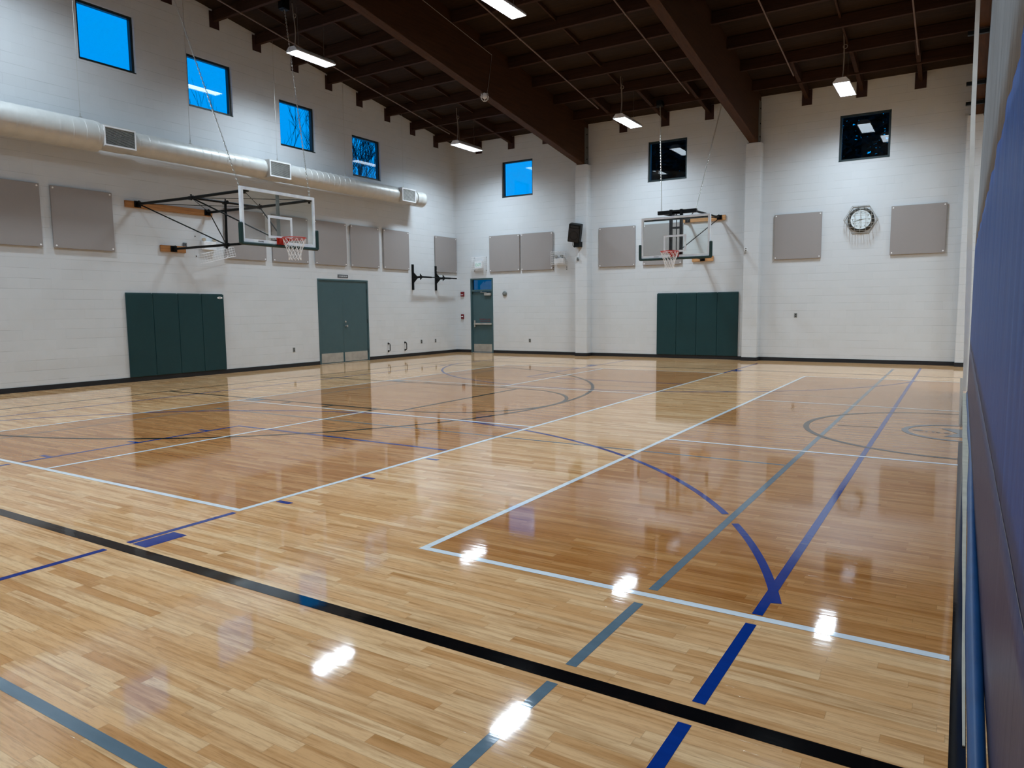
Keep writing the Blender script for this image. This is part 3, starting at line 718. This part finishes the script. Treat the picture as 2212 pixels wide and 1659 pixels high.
mb = MB(); B(mb, 2.33, 2.43, -.525, .52, 3.965, 4.06); mb.build('cross_bar', 'blk', hr, bevel=.006)
for s in (-.16, .12):
    mb = MB(); B(mb, 2.36, 2.44, s-.035, s+.035, 2.9, 4.075); mb.build('mast_post', 'blk', hr, bevel=.005)
MB().tube([P(2.4, -.01, 2.95), P(2.4, -.01, 4.05)], .012, 8).build('lift_screw', 'blk', hr)
for z in (3.0, 3.6, 3.98):
    mb = MB(); B(mb, 2.37, 2.43, -.13, .09, z-.025, z+.025); mb.build('mast_rung', 'blk', hr)
MB().tube([P(.1, -.03, 2.92), P(2.4, -.02, 2.93)], .026, 12).build('lower_arm', 'blk', hr, smooth=True)
mb = MB(); B(mb, 2.44, 2.51, -.87, .87, 3.8, 3.86); mb.build('board_bar', 'blk', hr)
for a, b in ((P(.14, .45, 4.03), P(2.35, .02, 2.98)), (P(.14, -.47, 4.02), P(2.3, .42, 4.0)), (P(.14, .42, 4.05), P(2.3, -.45, 4.0))): MB().tube([a, b], .012, 8).build('diagonal_brace', 'blk', hr, smooth=True)
for s, top in ((-.43, Vector((8.03, -1.28, 7.17))), (.5, Vector((9.75, -1.1, 7.15)))):
    a = P(2.38, s, 4.06); chain(a, top).build('chain', 'chain', hr)
    MB().box(top-Vector((.07, .1, .08)), top+Vector((.07, .1, .05))).cyl(top-Vector((.09, 0, .04)), top+Vector((.09, 0, -.04)), .075, 14).build('pulley', 'blk', hr)

# ------------------------------------------------------------------ small wall fittings
def plate(label, c, onleft, w_=.075, h_=.118, mat='galv', name='wall_outlet', group='small gray outlets'):
    t = thing(name, label, 'outlet', c, group)
    f = (lambda u, v, d: (d, c[1]+u, c[2]+v)) if onleft else (lambda u, v, d: (c[0]+u, c[1]-d, c[2]+v))
    MB().box(f(-w_/2, -h_/2, 0), f(w_/2, h_/2, .008)).build('cover_plate', mat, t, bevel=.003)
    for v in (-.026, .026): MB().box(f(-.014, v-.012, .008), f(.014, v+.012, .011)).build('receptacle', 'dark', t)
    return t
plate('small gray outlet low on the wall between the left pads and the double door', (0, -7.53, .47), True)
plate('small gray outlet between a black handle and the other low outlet', (0, -2.045, .463), True)
plate('small gray outlet on the left wall nearest the corner', (0, -1.28, .463), True)
plate('small gray outlet low on the back wall right of the emergency exit door', (3.03, 0, .457), False)
plate('gray outlet on the wall below the clock, left of the curtain', (11.526, 0, 1.27), False)
t = plate('white electrical box on the pilaster right of the right hoop', (10.22, -.32, 3.11), False, .08, .12, 'wht', 'junction_box', None); t['category'] = 'box'
MB().box((10.2, -.36, 3.0), (10.225, -.325, 3.07)).build('switch_knob', 'stainless', t)
t = thing('wall_switch', 'flat gray box just above the small plank of the left hoop', 'box', (0, -10.64, 3.07)); MB().box((0, -10.69, 3.03), (.03, -10.6, 3.12)).build('cover_plate', 'sign', t, bevel=.003); MB().box((.03, -10.655, 3.06), (.034, -10.635, 3.09)).build('toggle', 'dark', t)

t = thing('door_sign', 'small gray sign with white lettering above the double door', 'sign', (0, -5.6, 2.515))
MB().box((0, -5.81, 2.47), (.008, -5.395, 2.565)).build('plate', 'sign', t, bevel=.002)
text('CYCLING ROOM', 'lettering', 'wht', .05, t, (.0095, -5.6, 2.516), ROT_L, .001, .34)

for k, (y, lab) in enumerate(((-3.71, 'black pull handle low on the wall, nearer the double door'), (-2.9, 'black pull handle low on the wall, nearer the corner'))):
    if k == 0:
        t = thing('pull_handle', lab, 'handle', (0, y, .23), 'black pull handles')
        MB().tube([(0, y, .47), (.06, y, .465), (.075, y, .43), (.075, y, .27), (.06, y, .235), (0, y, .23)], .013, 10).build('bar', 'blk', t, smooth=True)
        for zz in (.47, .23): MB().cyl((0, y, zz), (.008, y, zz), .032, 16).build('rosette', 'blk', t)
    else: dup(t, (0, y, .23), lab)

# folded arm rack
t = thing('wall_rack', 'black wall rack with two folded arms beside the corner panel', 'rack', (0, -1.85, 2.18))
for k, (y, L) in enumerate(((-2.45, 1.12), (-1.23, .82))):
    MB().box((0, y-.028, 2.18), (.06, y+.028, 3.01)).build('upright', 'blk', t, bevel=.004)
    zz = 2.6; pts = [(.06, y, zz), (.32, y+.05, zz)]
    ar = MB().box((.06, y-.03, zz-.05), (.34, y+.03, zz+.02)).box((.28, y, zz-.03), (.335, y+L*.55, zz+.025)).box((.29, y+L*.5, zz-.015), (.325, y+L, zz+.02)).build('folding_arm', 'blk', t, bevel=.004)
    MB().prism([(.06, y-.01, zz+.02), (.06, y-.01, zz+.16), (.2, y-.01, zz+.02)], (0, .02, 0)).prism([(.06, y-.01, zz-.05), (.06, y-.01, zz-.2), (.22, y-.01, zz-.05)], (0, .02, 0)).build('gusset', 'blk', ar)
    MB().prism([(.3, y+.03, zz+.02), (.3, y+.03, zz+.1), (.3, y+.14, zz+.02)], (.02, 0, 0)).prism([(.3, y+.03, zz-.03), (.3, y+.03, zz-.1), (.3, y+.14, zz-.03)], (.02, 0, 0)).build('gusset', 'blk', ar)

def cage(f, U, V, Dp, n, m, r=.0045):
    """wire guard: f(u,v,d) maps; U x V face at depth Dp, legs back to the wall"""
    mb = MB()
    for k in range(n+1):
        u = U*k/n; mb.tube([f(u, 0, 0), f(u, 0, Dp), f(u, V, Dp), f(u, V, 0)], r, 5)
    for k in range(m+1):
        v = V*k/m; mb.tube([f(0, v, 0), f(0, v, Dp), f(U, v, Dp), f(U, v, 0)], r, 5)
    for d in (Dp*.5,): mb.tube([f(0, 0, d), f(U, 0, d), f(U, V, d), f(0, V, d)], r, 5, closed=True)
    return mb
# caged exit sign over the back door
t = thing('exit_sign', 'green lit exit sign in a white wire cage above the emergency exit door', 'exit sign', (1.05, 0, 2.9))
MB().box((.87, -.11, 2.93), (1.2, 0, 3.19)).build('sign_box', 'wht', t, bevel=.008)
MB().box((.9, -.114, 2.96), (1.17, -.11, 3.16)).build('sign_face', 'frame', t)
text('EXIT', 'lettering', 'greenlit', .13, t, (1.035, -.116, 3.06), ROT_B, .001, .22)
cage(lambda u, v, d: (.79+u, -d, 2.88+v), .53, .44, .2, 9, 7).build('wire_guard', 'wht', t)
for x, z in ((.8, 3.32), (1.31, 3.32), (.8, 2.87), (1.31, 2.87)): MB().cyl((x, 0, z), (x, -.012, z), .014, 10).build('screw', 'dark', t)
# caged emergency light right of panels
t = thing('emergency_light', 'white emergency light in a wire cage left of the loudspeaker', 'emergency light', (4.2, 0, 2.95))
MB().box((4.03, -.1, 2.98), (4.36, 0, 3.15)).build('battery_box', 'wht', t, bevel=.01)
for x in (4.09, 4.3): MB().cyl((x, -.06, 3.15), (x, -.06, 3.19), .02, 10).tube([(x, -.02, 3.22), (x, -.1, 3.215)], [.035, .05], 16).build('lamp_head', 'galv', t, smooth=True)
cage(lambda u, v, d: (3.965+u, -d, 2.95+v), .5, .41, .2, 9, 7).build('wire_guard', 'wht', t)
for x in (3.95, 4.44):
    for z in (2.86, 2.79): MB().cyl((x, 0, z), (x, -.01, z), .012, 10).build('screw', 'dark', t)
# emergency light under the left hoop with its cage hanging loose
t = thing('emergency_light', 'white emergency light below the left hoop with its cage hanging loose', 'emergency light', (0, -10.03, 3.0))
MB().box((0, -10.2, 2.99), (.1, -9.86, 3.19)).build('battery_box', 'wht', t, bevel=.01)
for y in (-10.18, -9.9): MB().cyl((.06, y, 3.19), (.06, y, 3.22), .018, 10).tube([(.03, y, 3.235), (.1, y, 3.225)], [.03, .042], 16).build('lamp_head', 'webbing', t, smooth=True)
Rm = Matrix.Rotation(R(14), 3, 'X')
def fl_(u, v, d):
    q = Rm @ Vector((0, u, v)); return Vector((d+.07, -10.29, 2.66))+q
cage(fl_, .86, .22, .2, 12, 4, .004).build('wire_guard', 'wht', t)
for y, z in ((-10.36, 3.29), (-9.83, 3.25), (-10.35, 2.83)): MB().cyl((0, y, z), (.012, y, z), .013, 10).build('screw', 'dark', t)

t = thing('fire_alarm', 'red fire alarm strobe on the wall left of the exit door, upper of two', 'fire alarm', (.27, 0, 2.06), 'red fire devices')
MB().box((.205, -.05, 1.985), (.345, 0, 2.15)).build('housing', 'red', t, bevel=.008); MB().box((.225, -.058, 2.03), (.325, -.05, 2.055)).build('strobe', 'wht', t, bevel=.004)
t = thing('fire_pull', 'red fire pull station left of the exit door, lower of two', 'fire alarm', (.26, 0, 1.27), 'red fire devices')
MB().box((.205, -.045, 1.19), (.315, 0, 1.355)).build('housing', 'red', t, bevel=.006); MB().box((.22, -.056, 1.26), (.3, -.045, 1.29)).build('pull_bar', 'wht', t, bevel=.003)
t = thing('wall_bell', 'round gray wall bell right of the emergency exit door', 'bell', (2.05, 0, 2.05))
MB().tube([(2.05, 0, 2.05), (2.05, -.03, 2.05), (2.05, -.045, 2.05), (2.05, -.05, 2.05)], [.085, .085, .07, .03], 24).build('dome', 'galv', t, smooth=True); MB().cyl((2.05, -.05, 2.05), (2.05, -.06, 2.05), .016, 12).build('hub', 'stainless', t)

# loudspeaker on the first pilaster
t = thing('loudspeaker', 'black loudspeaker tilted down on the pilaster under the first beam', 'loudspeaker', (5.0, -.32, 3.5))
RS = Matrix.Rotation(R(11), 3, 'Y') @ Matrix.Rotation(R(12), 3, 'Z') @ Matrix.Rotation(R(14), 3, 'X')
sp = lambda u, v, d: Vector((5.0, -.5, 3.88))+RS @ Vector((u, d, v))
def rb(mb, u0, u1, v0, v1, d0, d1, tap=0):
    return mb.prism([sp(u0, v0, d0), sp(u1, v0, d0), sp(u1, v1, d0), sp(u0, v1, d0)], RS @ Vector((0, d1-d0, 0)))
rb(MB(), -.19, .19, -.28, .28, -.14, .13).build('cabinet', 'blk', t, bevel=.02)
rb(MB(), -.165, .165, -.255, .15, -.147, -.14).build('grille', 'rubber', t); rb(MB(), -.13, .13, .175, .24, -.144, -.139).build('horn', 'dark', t)
MB().ring(sp(0, -.06, -.15), RS @ Vector((1, 0, 0)), RS @ Vector((0, 0, 1)), .13, .008, 28, 6).build('woofer_ring', 'blk', t)
MB().box((4.96, -.52, 3.44), (5.16, -.32, 3.6)).cyl((5.05, -.42, 3.55), (5.05, -.45, 3.72), .03, 10).build('wall_mount', 'blk', t)
MB().tube([(4.9, -.45, 3.62), (4.9, -.47, 3.5), (4.93, -.43, 3.44), (4.99, -.36, 3.46)], .011, 8).build('cable', 'blk', t, smooth=True)
t = thing('speaker_plug', 'short white cord running down to a socket below the loudspeaker', 'socket', (5.0, -.32, 3.05))
MB().tube([(5.03, -.33, 3.42), (5.025, -.34, 3.25), (5.01, -.345, 3.1)], .009, 8).build('cord', 'wht', t, smooth=True); MB().cyl((5.01, -.32, 3.05), (5.01, -.36, 3.05), .035, 14).box((4.99, -.38, 3.06), (5.04, -.35, 3.12)).build('plug', 'galv', t)

# caged clock
c = Vector((13.07, 0, 3.74)); t = thing('wall_clock', 'round wall clock behind a hexagonal wire cage on the back wall', 'clock', tuple(c))
ux, uz = Vector((1, 0, 0)), Vector((0, 0, 1)); C = lambda a, r, d: c+Vector((r*sin(a), -d, r*cos(a)))
MB().tube([c, c+Vector((0, -.05, 0)), c+Vector((0, -.075, 0))], [.315, .315, .27], 48).build('case', 'clockrim', t)
MB().tube([c+Vector((0, -.06, 0)), c+Vector((0, -.0765, 0))], .243, 48).build('dial', 'clockface', t)
for h in range(12):
    a = (h+1)*pi/6; q = C(a, .195, .0775); text(str(h+1), 'numeral', 'dark', .062, t, q, ROT_B, .001)
for a, r0, r1, wd, d in ((R(82), -.04, .13, .016, .079), (R(258), -.05, .2, .011, .083), (R(205), -.05, .2, .003, .087)):
    dirv = Vector((sin(a), 0, cos(a))); nv = Vector((cos(a), 0, -sin(a)))*wd/2; b = c+Vector((0, -d, 0))
    MB().prism([b+dirv*r0-nv, b+dirv*r1-nv*.4, b+dirv*r1+nv*.4, b+dirv*r0+nv], (0, -.003, 0)).build('hand', 'dark', t)
mb = MB(); hx = [c+Vector((.395*cos(k*pi/3), 0, .395*sin(k*pi/3))) for k in range(6)]
for d in (.01, .19): mb.tube([p+Vector((0, -d, 0)) for p in hx], .007, 6, closed=True)
for k in range(6):
    for q in (0, .33, .67): p = hx[k].lerp(hx[(k+1) % 6], q); mb.tube([p+Vector((0, -.0, 0)), p+Vector((0, -.19, 0))], .005, 5)
hz = .395*sin(pi/3)
for k in range(-3, 4):
    v = k*hz/3.5; hw = .395-abs(v)/math.tan(pi/3); mb.tube([c+Vector((-hw, -.19, v)), c+Vector((hw, -.19, v))], .0045, 5)
for k in (-2, -1, 0, 1, 2):
    u = k*.13; hh = hz if abs(u) <= .1975 else (.395-abs(u))*math.tan(pi/3); mb.tube([c+Vector((u, -.19, -hh)), c+Vector((u, -.19, hh))], .0045, 5)
mb.build('wire_cage', 'stainless', t)

# caged detector under the first beam
x, y, zb = 5.22, -5.83, bbot(-5.83)
t = thing('ceiling_detector', 'small white caged detector hanging under the first roof beam', 'detector', (x, y, zb))
MB().tube([(x, y, zb), (x, y, zb-.06), (x, y, zb-.1), (x, y, zb-.13)], [.05, .06, .055, .02], 16).build('detector_body', 'wht', t, smooth=True)
mb = MB()
for k in range(6):
    a = k*pi/3; mb.tube([(x+.09*cos(a), y+.09*sin(a), zb), (x+.1*cos(a), y+.1*sin(a), zb-.12), (x+.04*cos(a), y+.04*sin(a), zb-.18)], .005, 5)
mb.ring((x, y, zb-.08), (1, 0, 0), (0, 1, 0), .1, .005, 18, 5).ring((x, y, zb-.18), (1, 0, 0), (0, 1, 0), .04, .005, 14, 5).build('wire_cage', 'wht', t)
xf = BX[0]+.12
MB().tube([(xf, y+.08, zb), (xf, y+.15, zb+.2), (xf, -5.5, 7.78), (xf, -8.2, 8.16), (xf, -12, 8.75)], .007, 6).build('conduit', 'conduit', t)

# ------------------------------------------------------------------ divider curtain
CY0, CY1 = -6.5, -21.95
xc = lambda z: 15.556+.011*max(0, z-2.4)
def wave(y, z): return max(.06, min(1, (z-.7)/1.7))*(.0045*sin(y*5.3+.4*sin(z))+.003*sin(y*11.7+1.0)+.0015*sin(y*23))
def sheet(name, mat, za, zb, parent, ny=420, nz=14):
    mb = MB(); ys = [CY0+(CY1-CY0)*k/ny for k in range(ny+1)]
    for k, y in enumerate(ys):
        t1 = zb(y) if callable(zb) else zb
        for j in range(nz+1):
            z = za+(t1-za)*j/nz; mb.v.append((xc(z)+wave(y, z), y, z))
    n = nz+1
    mb.f += [(k*n+j, k*n+j+1, (k+1)*n+j+1, (k+1)*n+j) for k in range(ny) for j in range(nz)]
    o = mb.build(name, mat, parent, smooth=True); s = o.modifiers.new('solid', 'SOLIDIFY'); s.thickness = .003; s.offset = 1; return o
t = thing('divider_curtain', 'tall gym divider curtain, gray mesh above blue vinyl, at the right edge', 'curtain', (15.55, CY0, 0))
sheet('mesh_panel', 'grayv', 2.44, lambda y: bbot(y)-.002, t); sheet('vinyl_panel', 'bluev', .84, 2.44, t); sheet('bottom_panel', 'duskv', .04, .84, t, 420, 6)
# bottom pocket and its webbing on the floor
wl = lambda y: max(.003, min(.1, .006+(y+18)*.003+max(0, y+18)**2*.0009))
ys = [-21.9+.4*k for k in range(39)]
MB().tube([(min(15.565, 15.487+wl(y)+.034), y, .032+.004*sin(y*3)) for y in ys], [.03+.004*sin(y*2.1) for y in ys], 12).build('hem_pocket', 'hem', t, smooth=True)
mb = MB(); ys2 = [-18.3+.3*k for k in range(40)]
for a, b in zip(ys2, ys2[1:]): mb.prism([(15.486+.001*sin(a*4), a, .003), (15.49+wl(a), a, .003), (15.49+wl(b), b, .003), (15.486+.001*sin(b*4), b, .003)], (0, 0, .004))
mb.build('bottom_webbing', 'webbing', t)
mb = MB(); st_ = [(15.372, 15.436, 6.86), (15.374, 15.438, 6.48), (15.39, 15.458, 4.63), (15.441, 15.52, 2.27), (15.478, 15.56, .47), (15.487, 15.59, .02)]
for (a, b, z0), (a2, b2, z1) in zip(st_, st_[1:]): mb.prism([(a, CY0+.02, z0), (b, CY0+.02, z0), (b2, CY0+.02, z1), (a2, CY0+.02, z1)], (0, .004, 0))
mb.build('edge_strap', 'strap', t)
mb = MB(); n = 120
for k in range(n):
    a, b = [CY0+(CY1-CY0)*(k+q)/n for q in (0, 1)]
    mb.quad(*[(xc(1)+wave(y, .84)-.0015, y, z) for y, z in ((a, .838), (b, .838), (b, .8425), (a, .8425))])
mb.build('weld_seam', 'grayv', t)
for y in (-1.2, -2.3, -4.6, -7.5):
    zb = bbot(y); MB().box((15.27, y-.04, zb-.1), (15.78, y+.04, zb-.03)).box((15.6, y-.03, zb-.1), (15.65, y+.03, zb+.1)).build('track_bracket', 'blk', t)
MB().tube([(15.66, -.4, bbot(-.4)-.06), (15.66, CY1, bbot(CY1)-.06)], .03, 10).build('drive_pipe', 'blk', t)

# ------------------------------------------------------------------ trees outside the windows
def bare_tree(label, base, H, lean, seedn, levels=5, spread=.55, dens=3):
    rnd = random.Random(seedn); mbt, mbb = MB(), MB()
    def grow(p, d, L, r, lev):
        pts = [p]; rr = [r]; dd = d.copy(); segs = 4
        for k in range(segs):
            dd = (dd+Vector((rnd.uniform(-1, 1), rnd.uniform(-1, 1), rnd.uniform(-.3, .6)))*.13).normalized(); pts.append(pts[-1]+dd*L/segs); rr.append(r*(1-.5*(k+1)/segs))
        (mbt if lev == 0 else mbb).tube(pts, rr, 5 if lev < 2 else 4, caps=False)
        if lev >= levels: return
        for k in range(dens+(lev == 0)*3):
            q = .35+.65*rnd.random(); i = min(segs-1, int(q*segs)); s = pts[i].lerp(pts[i+1], q*segs-i)
            nd = (dd+Vector((rnd.uniform(-1, 1), rnd.uniform(-1, 1), rnd.uniform(-.15, .9)))*spread).normalized()
            grow(s, nd, L*rnd.uniform(.5, .72), max(.006, rr[i]*.5), lev+1)
    grow(Vector(base), Vector(lean).normalized(), H, .12, 0)
    t = thing('bare_tree', label, 'tree', base, 'bare trees beyond the left wall'); mbt.build('trunk', 'bark', t); mbb.build('branches', 'bark', t)
bare_tree('bare twiggy tree filling the lowest window of the left wall', (-3.4, -1.7, 0), 4.3, (-.03, -.05, 1), 3, 5, .45, 4)
bare_tree('bare tree with sparse thin branches outside the third left window', (-4.5, -5.0, 0), 5.0, (.02, .12, 1), 12, 4, .6, 3)
def evergreen(label, base, H, rad, n, seedn):
    rnd = random.Random(seedn); t = thing('evergreen_tree', label, 'tree', base, 'dark evergreens beyond the back wall')
    MB().tube([base, (base[0], base[1], H*.95)], [.2, .03], 8).build('trunk', 'bark', t)
    mb = MB()
    for k in range(n):
        h = rnd.random(); z = 1.0+(H-1.0)*h; r = rad*(1-.55*h)*math.sqrt(rnd.random()); a = rnd.uniform(0, 2*pi)
        c = Vector((base[0]+r*cos(a), base[1]+r*.7*sin(a), z)); s = rnd.uniform(.07, .15)
        u = Vector((rnd.uniform(-1, 1), rnd.uniform(-.6, .6), rnd.uniform(-.5, .5))).normalized()*s; v = u.orthogonal().normalized()*s*.6
        mb.quad(c-u-v, c+u-v*.4, c+u*1.2+v*.4, c-u*.6+v)
    mb.build('foliage', 'leaf', t)
evergreen('dark evergreen outside the middle window of the back wall', (6.6, 4.2, 0), 10.5, 2.9, 26000, 5)
evergreen('dark evergreen outside the rightmost window of the back wall', (12.6, 4.2, 0), 10.5, 2.9, 13000, 9)

for o in bpy.data.objects:
    if '_o' in o: del o['_o']
